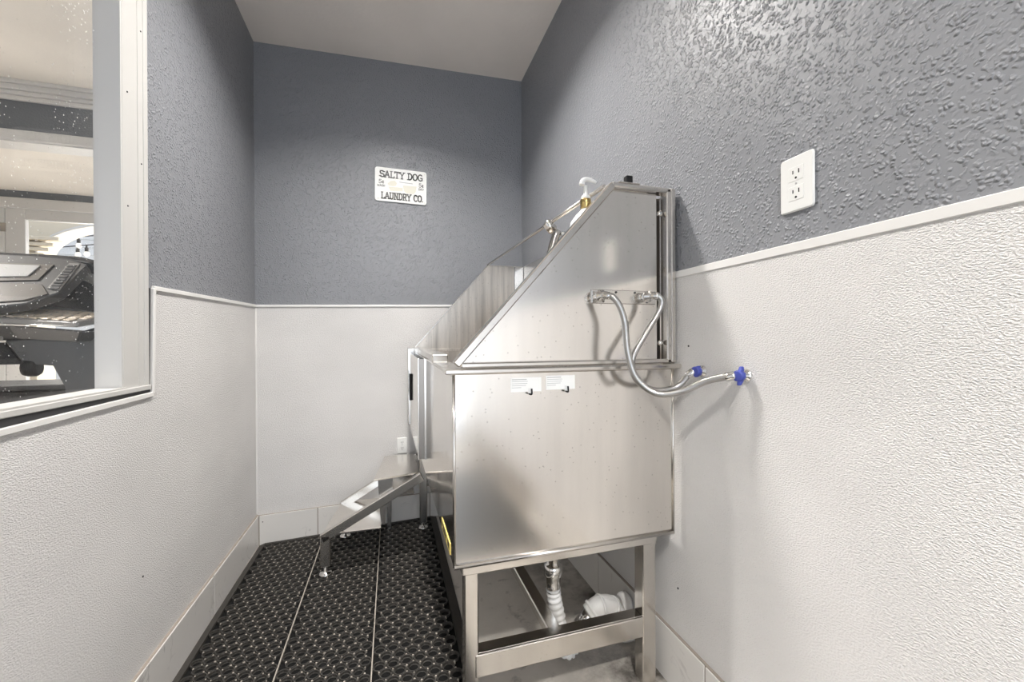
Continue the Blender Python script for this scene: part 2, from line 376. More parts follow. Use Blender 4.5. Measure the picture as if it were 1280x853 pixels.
# jamb and sill lining of the opening
wn.box((-.046, OY1 - .004, OZ0 - .01), (.012, OY1 + .012, OZ1)).build  # noqa
win = wn.build('window_1', 'casing'); struct(win, 'interior window in white casing looking into a gym')
c = MB()
c.box((.004, -1.128, .955), (.013, -1.007, OZ1 + .10), .002); c.box((.012, -1.060, .966), (.0145, -1.054, OZ1 + .09), .0005); c.box((.012, -1.033, .966), (.0150, -1.013, OZ1 + .09), .001)
c.build('window_casing', 'casing', win)
MB().box((.004, OY0 - .1, .950), (.018, -1.007, .964), .002).box((-.046, OY0, .955), (.016, OY1 + .01, .968)).build('window_sill', 'casing', win)
MB().box((.004, OY0 - .12, OZ1 - .01), (.0225, -1.007, OZ1 + .11), .003).build('window_head', 'casing', win)
MB().box((.004, OY0 - .12, .955), (.0245, OY0 + .01, OZ1), .003).build('window_casing', 'casing', win)
gk = MB()
gk.box((.004, -1.010, .932), (.0105, -.990, 1.250)); gk.hexa([(.004, -2.62, .910), (.0215 + .002, -2.62, .910), (.0125, -.992, .934), (.004, -.992, .934), (.004, -2.62, .950), (.0235, -2.62, .950), (.0125, -.992, .955), (.004, -.992, .955)])
gk.build('gasket', 'dark', win)
MB().box((-.042, OY0, .966), (-.036, OY1 - .002, OZ1)).build('window_pane', 'glass', win)
for y, z in ((-1.042, 1.60), (-1.105, 1.77), (-1.105, 1.46), (-1.042, 1.98)):
    MB().lathe([(.0022, 0), (.0022, .002)], (.0125, y, z), (1, 0, 0), 8).build('nail_head', 'dark', win)

# ------------------------------------------------------------------ the gym beyond the window
gf = MB().box((-5.2, -4.0, -.12), (-.056, 4.6, -.02)).build('floor_gym', simple('gym_floor', (.52, .48, .43), .6)); struct(gf, 'floor of the gym beyond the window')
gc = MB().box((-5.2, -4.0, 2.785), (-.056, 1.12, 2.85)).build('ceiling_gym', 'ceilgym'); struct(gc, 'cream gym ceiling seen through the window')
gh = MB().box((-5.2, 1.0, 2.41), (0, 1.12, 2.80)).box((-.25, 1.0, -.02), (0, 1.12, 2.45)).box((-5.2, 1.0, -.02), (-4.2, 1.12, 2.45)).build('wall_gym', 'greyfar'); struct(gh, 'grey header wall over a wide gym opening')
cm = MB()
for i, (z0, z1, d) in enumerate(((2.67, 2.70, .018), (2.70, 2.725, .032), (2.725, 2.76, .05), (2.76, 2.785, .066))): cm.box((-5.2, 1.0 - d, z0), (-.11, 1.0, z1), .003)
struct(cm.build('trim_5', 'casing'), 'stepped white crown moulding in the gym')
struct(MB().box((-4.2, .975, 2.41), (-.11, 1.0, 2.475), .004).box((-4.2, .99, 2.40), (-.25, 1.13, 2.412)).build('trim_6', 'casing'), 'white trim under the grey gym header')
g2 = MB().box((-5.2, 1.12, 2.69), (-.11, 3.1, 2.80)).box((-5.2, 1.86, 2.675), (-.11, 1.93, 2.692)).build('ceiling_lounge', M['ceilgym']); struct(g2, 'cream ceiling with a batten beyond the opening')
FW = 3.1
fw = MB().box((-5.2, FW, 2.53), (0, FW + .12, 2.80)).box((-5.2, FW, -.02), (-3.95, FW + .12, 2.55)).box((-.8, FW, -.02), (0, FW + .12, 2.55)).build('wall_lounge', 'greyfar'); struct(fw, 'dark grey strip of wall over the glazed doors')
struct(MB().box((-4.1, FW - .03, 2.50), (-.7, FW, 2.61), .006).build('trim_7', 'casing'), 'white head trim over the glazed doors')
def glazed_door(i, x0, x1):
    d = MB().box((x0, FW, -.02), (x0 + .16, FW + .05, 2.50), .004).box((x1 - .16, FW, -.02), (x1, FW + .05, 2.50), .004).box((x0 + .16, FW, 2.39), (x1 - .16, FW + .05, 2.50), .004).box((x0 + .16, FW, -.02), (x1 - .16, FW + .05, .25), .004).build('door_%d' % i, 'casing')
    struct(d, ('left' if i == 1 else 'right') + ' glazed door at the far end of the gym')
    MB().box((x0 + .155, FW + .02, .245), (x1 - .155, FW + .028, 2.395)).build('pane', 'glass', d)
    return d
d1 = glazed_door(1, -3.94, -3.176); d2 = glazed_door(2, -3.168, -2.10); glazed_door(3, -2.09, -.85)['label'] = 'glazed door nearest the corner at the far end of the gym'
MB().box((-3.20, FW - .012, 2.25), (-3.16, FW, 2.34)).build('hinge', 'steel_bar', d2)
sd = MB().box((-5.2, -4.0, -.1), (-5.1, 4.6, 2.85)).build('wall_gym_side', 'cream'); struct(sd, 'cream side wall of the gym')
# patio outside
pt = MB().box((-7, FW + .12, -.1), (2, 9, -.03)).build('ground_patio', simple('patio_concrete', (.5, .48, .45), .8)); struct(pt, 'pale patio ground outside')
sw = MB()
for i in range(26): sw.hexa([(-8, 8.0 - .02, i * .16), (2, 8.0 - .02, i * .16), (2, 8.1, i * .16), (-8, 8.1, i * .16), (-8, 8.0, i * .16 + .158), (2, 8.0, i * .16 + .158), (2, 8.1, i * .16 + .158), (-8, 8.1, i * .16 + .158)])
struct(sw.build('wall_patio', 'siding'), 'pale siding of the building across the patio')
# cream arcade wall with an elliptical arch, capital mouldings on its pier
aw = empty('arcade_wall', (-3.9, 4.4, -.03), 'cream arched arcade wall outside the glazed doors', 'arcade')
mb = MB()
arc = [(-2.7 + 1.0 * math.cos(math.radians(180 - 9 * k)), 2.2 + .49 * math.sin(math.radians(180 - 9 * k))) for k in range(21)]
for (xa, za), (xb, zb) in zip(arc[:-1], arc[1:]): mb.hexa([(xa, 4.3, za), (xb, 4.3, zb), (xb, 4.6, zb), (xa, 4.6, za), (xa, 4.3, 3.4), (xb, 4.3, 3.4), (xb, 4.6, 3.4), (xa, 4.6, 3.4)])
mb.build('arch', 'cream', aw)
MB().box((-5.2, 4.3, -.03), (-3.70, 4.6, 3.4)).build('pier', 'cream', aw); MB().box((-1.70, 4.3, -.03), (-.4, 4.6, 3.4)).build('pier', 'cream', aw)
for z, o_ in ((2.20, .10), (2.27, .16), (2.33, .22), (2.40, .30)): MB().box((-5.2, 4.3 - o_ * .4, z), (-3.70 + o_, 4.3, z + .045), .006).build('moulding', 'cream', aw)
MB().tube([(x, 4.29, z) for x, z in arc], .018, 8).build('arch_bead', 'trim', aw)
sl = empty('string_light', (-3.9, 4.62, 2.9), 'string of small dark bulb sockets hanging outside the glazed doors', 'string lights')
for z in (2.76, 2.62): MB().tube([(-6.6, 7.97, z + .5), (-5.2, 6.6, z + .12), (-4.0, 5.6, z), (-3.0, 5.1, z + .04), (-1.9, 4.61, z + .25)], .009, 6, sub=5).build('cord', 'black', sl)
for x, y, z in ((-4.04, 5.62, 2.76), (-4.07, 5.65, 2.62), (-3.90, 5.55, 2.62), (-3.60, 5.4, 2.62), (-3.4, 5.3, 2.77)):
    bsock = MB().lathe([(.012, .0), (.012, -.04), (.024, -.05), (.024, -.10), (.02, -.105)], (x, y, z + .004), (0, 0, 1), 10).build('socket', 'black', sl)
    MB().lathe([(.018, 0), (.034, -.03), (.034, -.055), (.012, -.08)], (x, y, z - .10), (0, 0, 1), 10).build('bulb', 'white_plastic', bsock)

# ------------------------------------------------------------------ treadmill seen through the window
tm = empty('treadmill', (-.80, -.55, -.02), 'grey treadmill with a slanted console behind the interior window', 'treadmill')
cxm = -.80; nrm = Vector((0, -.2, .18)).normalized(); back = -nrm
def mir(L): return L + [(2 * cxm - x, y, z) for x, y, z in reversed(L)]
def onp(x, y): return (x, y, 1.22 + (y + .68) * .2 / .18)
out = mir([onp(-.56, -.508), onp(-.472, -.514), onp(-.412, -.528), onp(-.402, -.538), onp(-.421, -.640), onp(-.49, -.680), onp(-.56, -.690)])
MB().prism(out, back * .035, .004).build('console', 'tread_grey', tm)
def plate(name, L, mat, lift, parent, th=.004):
    L = [Vector(onp(*p)) for p in L]
    return MB().prism([p + nrm * lift for p in L], nrm * th, .0008).build(name, mat, parent)
con = [o for o in tm.children if o.name.startswith('console')][0]
def mir2(L): return L + [(2 * cxm - x, y) for x, y in reversed(L)]
plate('bezel', mir2([(-.495, -.541), (-.503, -.600), (-.60, -.606)]), 'tread_brown', 0, con)
plate('display', mir2([(-.527, -.549), (-.536, -.590), (-.60, -.594)]), 'tread_screen', .004, con)
plate('lower_panel', mir2([(-.484, -.614), (-.446, -.647), (-.495, -.670), (-.56, -.678)]), 'tread_brown', 0, con)
for sgn in (0, 1):
    f = (lambda x: x) if sgn == 0 else (lambda x: 2 * cxm - x)
    plate('key_strip', [(f(-.457), -.532), (f(-.424), -.532), (f(-.423), -.634), (f(-.462), -.627)], 'tread_light', 0, con, .003)
    for k in range(9):
        y = -.540 - k * .0104
        plate('key', [(f(-.4525), y), (f(-.4275), y), (f(-.4275), y - .0075), (f(-.4535), y - .0075)], 'tread_grey', .003, con, .003)
# hood edge along the back of the console, dark rear housing, grab handle
MB().prism(mir([(-.55, -.505, 1.412), (-.47, -.507, 1.410), (-.405, -.522, 1.394), (-.388, -.520, 1.372), (-.385, -.50, 1.350), (-.40, -.49, 1.345), (-.55, -.48, 1.40)]), (0, .05, .016), .004).build('hood', 'black', tm)
MB().prism(mir([(-.55, -.47, 1.17), (-.36, -.47, 1.17), (-.36, -.47, 1.335), (-.41, -.47, 1.36), (-.55, -.47, 1.38)]), (0, .10, 0), .004).build('rear_housing', 'black', tm)
MB().tube([(-.43, -.50, 1.345), (-.36, -.53, 1.315), (-.29, -.60, 1.285)], .018, 10, sub=4).build('grab_handle', 'tread_light', tm)
# tray with raised diamond grips
def ont(x, y): return (x, y, 1.17 + (y + .68) * .05 / .18)
tray = MB().prism(mir([ont(-.60, -.50), ont(-.53, -.47), ont(-.36, -.56), ont(-.30, -.665), ont(-.325, -.72), ont(-.56, -.664)]), (0, 0, -.02), .004).build('tray', 'tread_light', tm)
for i in range(8):
    for j in range(4):
        x = -.60 + i * .036 + j * .006; y = -.515 - j * .035 - i * .010
        if x > -.335 - .0 or y < -.70: continue
        p = [ont(x, y), ont(x + .026, y - .010), ont(x + .020, y - .036), ont(x - .006, y - .026)]
        MB().prism([Vector(q) + Vector((0, 0, .0005)) for q in p], (0, 0, .004), .001).build('grip', 'diamond', tray)
MB().prism(mir([(-.56, -.63, 1.148), (-.325, -.70, 1.128), (-.36, -.66, 1.09), (-.56, -.60, 1.105)]), (0, .10, 0), .004).build('tray_skirt', 'tread_grey', tm)
MB().box((-1.0, -.70, 1.098), (-.555, -.66, 1.112), .003).build('skirt_strip', 'tread_screen', tm)
for f in ((lambda x: x), (lambda x: 2 * cxm - x)):
    MB().prism([(f(-.30), -.60, 1.16), (f(-.47), -.60, 1.10), (f(-.60), -.60, 1.098), (f(-.545), -.60, 1.01), (f(-.46), -.60, 1.012), (f(-.425), -.60, .93), (f(-.40), -.60, .30), (f(-.30), -.60, .30)], (0, .09, 0), .006).build('upright', 'tread_grey', tm)
    MB().box((f(-.47), -1.9, .10), (f(-.34), -.45, .20), .01).build('side_rail', 'tread_grey', tm)
MB().prism([(-1.10, -.58, 1.09), (-.61, -.58, 1.09), (-.56, -.58, 1.012), (-1.10, -.58, 1.012)], (0, .05, 0), .003).build('cross_beam', 'black', tm)
MB().box((-1.28, -.56, -.02), (-.32, -.38, .32), .02).build('motor_cover', 'black', tm)
MB().box((-1.13, -1.9, .09), (-.47, -.5, .15), .01).build('belt_deck', 'black', tm)
MB().lathe([(.028, -.02), (.032, -.01), (.032, .012), (.026, .02)], (-.535, -.58, 1.0), (1, .2, 0), 16).build('adjust_knob', 'black', tm)
# black cabinet low behind the treadmill and a white bin
cb = empty('storage_bench', (-1.4, .55, -.02), 'low black storage bench standing behind the treadmill', 'bench')
MB().box((-2.4, .40, -.02), (-.45, .75, .83), .01).build('body', 'black', cb); MB().box((-2.42, .38, .83), (-.43, .77, .86), .005).build('top', 'black', cb)
bn = empty('white_bin', (-.78, .55, .86), 'white round bin standing on the black bench', 'bin')
MB().lathe([(.10, 0), (.125, .22), (.13, .225), (.115, .225), (.09, .02)], (-.80, .57, .86), (0, 0, 1), 24).build('body', 'white_plastic', bn)
MB().lathe([(.128, .12), (.134, .12), (.137, .16), (.131, .16)], (-.80, .57, .86), (0, 0, 1), 24).build('band', 'tread_grey', bn)

# ------------------------------------------------------------------ rubber mat
MX0, MX1, MY0, MY1 = .020, .935, -2.30, -.018
mat_o = empty('rubber_mat', (.47, -1.1, fl(.47)), 'black perforated rubber mat on the floor between left wall and tub', 'mat')
seams = [.048, .337, .632, .912]
bd = MB()
def slope_box(x0, x1, y0, y1, h00, h1, m):
    m.hexa([(x0, y0, fl(x0) + .0005), (x1, y0, fl(x1) + .0005), (x1, y1, fl(x1) + .0005), (x0, y1, fl(x0) + .0005), (x0, y0, fl(x0) + h00), (x1, y0, fl(x1) + h1), (x1, y1, fl(x1) + h1), (x0, y1, fl(x0) + h00)])
slope_box(MX0, seams[0], MY0, MY1, .004, .0135, bd)
bd.build('border', 'rubberedge', mat_o)
bd = MB(); slope_box(seams[3], MX1 + .012, MY0, MY1, .0135, .004, bd); bd.build('border', 'rubberedge', mat_o)
bd = MB(); slope_box(seams[0], seams[3], MY1 - .012, MY1, .0125, .0125, bd); bd.build('border', 'rubberedge', mat_o)
bd = MB(); slope_box(seams[0], seams[3], MY0, MY1 - .012, .0035, .0035, bd); bd.build('backing', 'rubberblack', mat_o)
PITCH = .0425; ROW = .0368; NS = 12
def mat_part(name, vs, fs, mat):
    me = bpy.data.meshes.new(name); me.from_pydata(vs, [], fs); me.materials.append(M[mat])
    o = bpy.data.objects.new(name, me); C.objects.link(o); o.parent = mat_o; o.matrix_parent_inverse = mat_o.matrix_basis.inverted(); o['kind'] = 'stuff'
def ring_field(x0, x1):
    vs = []; fs = []; sv = []; sf = []
    rows = int((MY1 - .03 - MY0) / ROW)
    cols = int(round((x1 - x0 - .004) / PITCH)); p = (x1 - x0 - .003) / (cols + .5)
    prof = [(.0206, .0030), (.0214, .0104), (.0206, .0128), (.0182, .0126), (.0176, .0100), (.0174, .0052), (.0152, .0048), (.0150, .0034)]
    cs = [(math.cos(2 * PI * k / NS), math.sin(2 * PI * k / NS)) for k in range(NS)]
    for r in range(rows):
        y = MY1 - .033 - r * ROW
        for c_ in range(cols):
            x = x0 + .0015 + p * (.5 + c_) + (p * .5 if r % 2 else 0)
            z = fl(x); b = len(vs)
            for q, h in prof:
                q *= p / PITCH
                vs.extend([(x + q * a, y + q * s_, z + h) for a, s_ in cs])
            for i in range(len(prof) - 1):
                for k in range(NS):
                    k2 = (k + 1) % NS
                    fs.append((b + i * NS + k, b + i * NS + k2, b + (i + 1) * NS + k2, b + (i + 1) * NS + k))
            for dx, dy_ in ((0, -.0245), (p * .5, -.0122)):      # small stud where three rings meet
                b = len(sv); q = random.uniform(.0022, .0036)
                if x + dx + q > x1: continue
                for h in (.003, .0118):
                    sv.extend([(x + dx + q * math.cos(k * PI / 3), y + dy_ + q * math.sin(k * PI / 3), z + h) for k in range(6)])
                sf.extend([(b + k, b + (k + 1) % 6, b + 6 + (k + 1) % 6, b + 6 + k) for k in range(6)]); sf.append(tuple(b + 6 + k for k in range(6)))
    mat_part('ring_grid', vs, fs, 'rubber_worn'); mat_part('stud_grid', sv, sf, 'dirt')
for a, b in zip(seams[:-1], seams[1:]): ring_field(a, b)
for x in seams[1:3]:
    s_ = MB(); slope_box(x - .0018, x + .0018, MY0, MY1 - .012, .0115, .0115, s_); s_.build('joint_strip', 'dirt', mat_o)

# unseen ribbed mat, added for the dark reflection low on the tub face
em = empty('reflection_mat', (.75, -3.05, fl(.75)), 'dark ribbed mat added behind the camera for its reflection in the tub', 'mat')
bd = MB(); slope_box(.08, 1.44, -3.75, -2.36, .006, .006, bd); bd.build('backing', 'rubber', em)
bd = MB()
for k in range(34):
    x = .10 + k * .0395; bd.hexa([(x, -3.73, fl(x) + .006), (x + .02, -3.73, fl(x + .02) + .006), (x + .02, -2.38, fl(x + .02) + .006), (x, -2.38, fl(x) + .006), (x, -3.73, fl(x) + .010), (x + .02, -3.73, fl(x + .02) + .010), (x + .02, -2.38, fl(x + .02) + .010), (x, -2.38, fl(x) + .010)])
bd.build('ribs', 'rubber', em, kind='stuff')

# ------------------------------------------------------------------ the dog wash tub
TF = -.10                                     # far end
TX, TXB = .844, 1.478
def tf(v):                                    # the tub stands very slightly askew
    d = max(0.0, v.y - TY); return Vector((v.x - .017 * d * (1 if v.x < 1.40 else .3), v.y, v.z + .016 * d))
tub = empty('dog_wash_tub', (1.16, -.78, fl(1.16)), 'stainless steel raised dog wash tub with slanted splash ends against the right wall', 'tub')
T = lambda mb, name, mat, parent=tub: mb.build(name, mat, parent, tf)
ZB, ZR = .530, 1.006
sh = .006
mb = MB()
mb.box((TX, TY, ZB), (TXB, TY + sh, ZR), .002)                  # near face
body = T(mb, 'basin', 'steel')
mb = MB().box((TX - .002, TY + .004, ZB), (TX + sh, TF, ZR - .002), .002); side = T(mb, 'side_wall', 'steel_side')
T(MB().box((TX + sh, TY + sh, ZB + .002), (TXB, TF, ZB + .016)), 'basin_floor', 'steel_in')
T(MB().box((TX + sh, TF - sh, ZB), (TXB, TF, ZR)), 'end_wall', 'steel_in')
# folded hem along the bottom and the left corner of the near face
T(MB().tube([(TX - .001, TY - .002, ZB + .003), (TXB, TY - .002, ZB + .003)], .006, 8), 'bottom_hem', 'steel_bar', body)
T(MB().tube([(TX, TY - .001, ZB + .003), (TX, TY - .001, ZR - .002)], .004, 8), 'corner_hem', 'steel_bar', body)
T(MB().tube([(TXB, TY - .001, ZB + .003), (TXB, TY - .001, ZR - .002)], .004, 8), 'corner_hem', 'steel_bar', body)
# rim lip on the near end
T(MB().box((TX - .023, TY - .016, 1.007), (1.499, TY + .03, 1.0195), .003), 'rim_lip', 'steel_bar', body)
# near splash end: sheet, slanted rim, top flange, posts
ys = TY + .014
def splash(y0, y1, name, mat, zo=0.0):
    return T(MB().prism([(.862, y0, 1.026 + zo), (1.436, y0, 1.026 + zo), (1.436, y0, 1.510 + zo), (1.292, y0, 1.510 + zo)], (0, y1 - y0, 0)), name, mat)
pn = splash(ys, ys + .004, 'splash_panel', 'steel')
T(MB().bar((.850, TY + .008, 1.029), (1.288, TY + .008, 1.519), .024, .020, (-.75, 0, .66), .003), 'slanted_rim', 'steel_bar', pn)
T(MB().box((.862, TY - .004, 1.0215), (1.474, TY + .022, 1.034), .003), 'bottom_rim', 'steel_bar', pn)
T(MB().box((1.283, TY - .004, 1.512), (1.474, TY + .030, 1.526), .003), 'top_rim', 'steel_bar', pn)
T(MB().box((1.459, TY - .004, 1.022), (1.4735, TY + .022, 1.524), .003), 'post', 'steel_bar', pn)
T(MB().box((1.4765, TY + .000, 1.022), (1.4925, TY + .05, 1.528), .003), 'post', 'steel_bar', pn)
for z in (1.08, 1.455):
    T(MB().lathe([(.007, 0), (.008, .003), (.008, .010), (.004, .013)], (1.447, TY + .020, z), (0, -1, 0), 10), 'bolt', 'chrome', pn)
# dark sheet behind the open slot, the gap's shade put into its colour
T(MB().box((1.432, TY + .050, 1.03), (1.474, TY + .054, 1.512)), 'slot_shade', simple('shadowed_steel', (.10, .09, .08), .4, .8), pn)
# far splash end
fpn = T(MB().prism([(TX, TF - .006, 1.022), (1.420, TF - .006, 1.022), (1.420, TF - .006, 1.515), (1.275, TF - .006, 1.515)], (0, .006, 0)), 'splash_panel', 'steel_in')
T(MB().box((1.424, TF - .006, 1.022), (1.478, TF, 1.515), .001), 'post', 'steel', fpn)
T(MB().bar((TX, TF - .004, 1.026), (1.275, TF - .004, 1.517), .010, .005, (-.75, 0, .66)), 'slanted_rim', 'steel_bar', fpn)
T(MB().box((1.275, TF - .010, 1.513), (1.478, TF + .002, 1.518)), 'top_rim', 'steel_bar', fpn)
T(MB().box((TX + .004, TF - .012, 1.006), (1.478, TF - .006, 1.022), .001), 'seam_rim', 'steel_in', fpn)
# back splash along the wall
bs = T(MB().box((1.480, TY + .05, ZB), (1.488, TF, 1.518), .001), 'back_panel', 'steel')
# left side: capped rim, gate track, gate
T(MB().box((TX - .003, -1.03, 1.004), (TX + .052, TF - .012, 1.034), .003), 'rim_cap', 'steel_bar', side)
T(MB().box((TX - .002, TY + .010, .996), (TX + .060, -1.035, 1.008), .003), 'rim_ledge', 'steel_bar', side)
gate = T(MB().box((.815, -.74, .595), (.820, TF - .02, 1.002), .001), 'gate', 'steel_side')
tr_ = MB().box((.812, -.765, .59), (.8165, -.735, 1.004), .001).box((.8375, -.765, .59), (.8425, -.735, 1.004), .001).box((.8375, -.764, .60), (.8380, -.745, 1.0))
T(tr_, 'gate_track', 'steel_bar', gate)
T(MB().box((.8166, -.7625, .592), (.8374, -.7585, 1.003)), 'track_channel', simple('shaded_steel', (.30, .275, .25), .35, 1.0), gate)  # plate across the open track, shade inside the channel put into its colour
T(MB().box((.806, TF - .035, .60), (.843, TF - .005, 1.028), .003), 'gate_post', 'steel_bar', gate)
T(MB().box((.806, -.30, .76), (.8155, -.27, .90), .004), 'latch', 'black', gate)
# yellow warning label on the side
yl = T(MB().box((TX - .0035, -1.415, .537), (TX - .002, -1.255, .566)), 'warning_label', 'yellow'); yl['label'] = 'yellow warning label with black print'
for y0, y1, z0, z1 in ((-1.400, -1.372, .543, .560), (-1.360, -1.270, .553, .559), (-1.355, -1.285, .544, .549)): T(MB().box((TX - .0040, y0, z0), (TX - .0034, y1, z1)), 'print', 'black', yl)
# support frame
T(MB().box((.868, TY + .030, .4875), (1.447, TY + .075, ZB - .003), .003), 'frame_rail', 'steel_bar')
T(MB().box((.868, TF - .075, .4875), (1.447, TF - .035, ZB - .003), .003), 'frame_rail', 'steel_bar')
T(MB().box((.866, TY + .06, .490), (.906, TF - .05, ZB - .003), .003), 'frame_rail', 'steel_bar')
T(MB().box((1.408, TY + .06, .490), (1.448, TF - .05, ZB - .003), .003), 'frame_rail', 'steel_bar')
def leg(x0, x1, y0, y1, zb):
    b = MB().box((x0, y0, zb), (x1, y1, .489), .003).build('leg', 'steel_bar', tub)
    return b
leg(.877, .914, TY + .052, TY + .092, fl(.88) + .0145)
leg(1.412, 1.4575, TY + .052, TY + .097, fl(1.435) + .002)
lf = leg(.842, .882, TF - .075, TF - .035, fl(.862) + .046); leg(1.412, 1.4575, TF - .08, TF - .035, fl(1.435) + .002)
MB().lathe([(.026, 0), (.027, .004), (.020, .010), (.008, .012), (.008, .034)], (.862, TF - .055, fl(.862) + .0138), (0, 0, 1), 16).build('foot', 'chrome', lf)
T(MB().box((.906, TY + .050, .203), (1.412, TY + .058, .262), .002).box((.906, TY + .058, .255), (1.412, TY + .094, .262), .001), 'lower_rail', 'steel_bar')
T(MB().box((.882, TF - .07, .220), (1.412, TF - .04, .262), .002), 'lower_rail', 'steel_bar')
T(MB().box((1.128, TY + .094, .222), (1.168, TF - .07, .254), .003), 'stretcher', 'steel_bar')
for x in (1.10, 1.36): MB().lathe([(.006, 0), (.006, .004), (.003, .007)], (x, TY + .030, .515), (0, -1, 0), 8).build('bolt', 'chrome', tub)
# tether bar between the two ends
T(MB().tube([(1.272, TY + .02, 1.519), (1.272, TF - .008, 1.519)], .006, 10), 'tether_bar', 'steel_bar')
# small black rubber stop on a plate on the top rim
pk = T(MB().box((1.305, TY - .002, 1.5265), (1.372, TY + .03, 1.530), .001), 'stop_plate', 'steel_bar'); T(MB().box((1.333, TY + .004, 1.530), (1.353, TY + .022, 1.552), .002), 'rubber_stop', 'black', pk)
# supply plate with two valve stubs
vp = T(MB().box((1.2255, TY + .009, 1.190), (1.4285, TY + .0135, 1.2285), .0015), 'valve_plate', 'steel_bar')
for x, z in ((1.2400, 1.2085), (1.3870, 1.2100)):
    st = MB().lathe([(.014, 0), (.014, .006), (.010, .008), (.010, .014), (.0155, .016), (.0165, .022), (.0155, .028), (.009, .030), (.009, .040)], (x, TY + .009, z), (0, -1, 0), 16)
    T(st, 'valve_stub', 'chrome', vp)
for x, z in ((1.245, 1.222), (1.30, 1.222), (1.36, 1.2225), (1.41, 1.2225), (1.26, 1.196), (1.40, 1.1965)): T(MB().lathe([(.003, 0), (.003, .002)], (x, TY + .009, z), (0, -1, 0), 8), 'rivet', 'dark', vp)
# inside shelf that carries the bottle
T(MB().box((1.150, ys + .004, 1.300), (1.400, TY + .130, 1.304), .001).box((1.150, TY + .126, 1.304), (1.400, TY + .130, 1.320)), 'inner_shelf', 'steel_bar')

# ------------------------------------------------------------------ two supply hoses and their wall valves
def hose(label, pts, r=.0085):
    h = empty('supply_hose', pts[0], label, 'hose', 'braided supply hoses')
    MB().tube(pts, r, 12, sub=8).build('braided_tube', 'braid', h)
    for a, b in ((pts[0], pts[1]), (pts[-1], pts[-2])):
        d = (Vector(b) - Vector(a)).normalized()
        MB().lathe([(.0098, -.004), (.0108, 0), (.0108, .014), (.0095, .018)], a, d, 6).build('ferrule', 'chrome', h)
    return h
y0 = TY - .034
hose('long braided steel hose from the left stub to the outer blue valve',
     [(1.2400, y0, 1.2085), (1.2520, TY - .052, 1.2020), (1.2680, TY - .062, 1.1760), (1.2815, -1.530, 1.1315), (1.2833, -1.540, 1.0581), (1.2971, -1.5558, .9931), (1.336, -1.5839, .954), (1.3847, -1.6183, .9622), (1.4300, -1.6550, .9900), (1.4660, -1.6960, 1.0040)])
hose('shorter braided steel hose from the right stub to the inner blue valve',
     [(1.3870, y0, 1.2100), (1.3960, TY - .046, 1.2080), (1.4050, TY - .050, 1.1920), (1.3930, -1.514, 1.1590), (1.3500, -1.516, 1.0999), (1.3120, -1.5166, 1.0360), (1.3214, -1.520, .9831), (1.3720, -1.528, .9543), (1.4320, -1.539, .9614), (1.4600, -1.552, .9930), (1.4700, -1.558, 1.0030)], .0080)
def valve(label, p, x1, wing):
    v = empty('wall_valve', p, label, 'valve', 'blue water valves')
    MB().lathe([(.016, 0), (.016, .003), (.010, .005), (.010, W - .004 - x1)], (W - .004, p[1], p[2]), (-1, 0, 0), 14).build('stem', 'chrome', v)
    MB().lathe([(.011, 0), (.0135, .003), (.0135, .016), (.011, .019)], (x1 + .014, p[1] - .001, p[2]), (-1, -.25, 0), 10).build('collar', 'blue', v)
    for s_ in (-1, 1):
        MB().prism([(x1 - .001, p[1] - .002, p[2] + s_ * .010), (x1 + .015, p[1] - .002, p[2] + s_ * .010), (x1 + .010 + .004 * s_, p[1] - .002, p[2] + s_ * (.012 + wing)), (x1 + .001 + .004 * s_, p[1] - .002, p[2] + s_ * (.012 + wing))], (0, -.008, 0), .002).build('wing', 'blue', v)
valve('outer blue wing valve on the white panel, further from the tub', (W - .004, -1.700, 1.004), 1.470, .010)
valve('inner blue valve on the white panel, closer to the tub', (W - .004, -1.560, 1.004), 1.472, .003)

# ------------------------------------------------------------------ two stickers with hooks on the near face
def sticker(label, hlabel, x0, x1, z0, z1, hx):
    s_ = empty('instruction_sticker', (x0, TY - .001, z0), label, 'sticker', 'instruction stickers on the tub')
    MB().box((x0, TY - .0016, z0), (x1, TY - .0002, z1)).build('paper', 'paper', s_)
    wd = (x1 - x0)
    for k, f in enumerate((.48, .52, .50, .46, .30)):
        zz = z1 - .0045 - k * .0052
        MB().box((x0 + .003, TY - .0020, zz - (.0012 if k == 0 else .0007)), (x0 + .003 + wd * f, TY - .0015, zz + (.0012 if k == 0 else .0007))).build('text_line', 'inklight', s_)
    h = empty('utility_hook', (hx, TY - .002, z0), hlabel, 'hook', 'small hooks under the stickers')
    MB().box((hx - .004, TY - .0032, z0 - .004), (hx + .010, TY - .0016, z0 + .010), .0005).build('backplate', 'white_plastic', h)
    MB().tube([(hx + .004, TY - .006, z0 + .008), (hx + .004, TY - .008, z0 - .002), (hx + .001, TY - .012, z0 - .006), (hx - .006, TY - .013, z0 - .004)], .0022, 8, sub=3).build('hook_wire', 'black', h)
sticker('white instruction sticker on the tub face, the one nearer the corner edge', 'small dark hook under the left white sticker', .9890, 1.0725, .9565, .9930, 1.040)
sticker('white instruction sticker on the tub face, the one nearer the hoses', 'small dark hook under the right white sticker', 1.0855, 1.1680, .9590, .9960, 1.142)

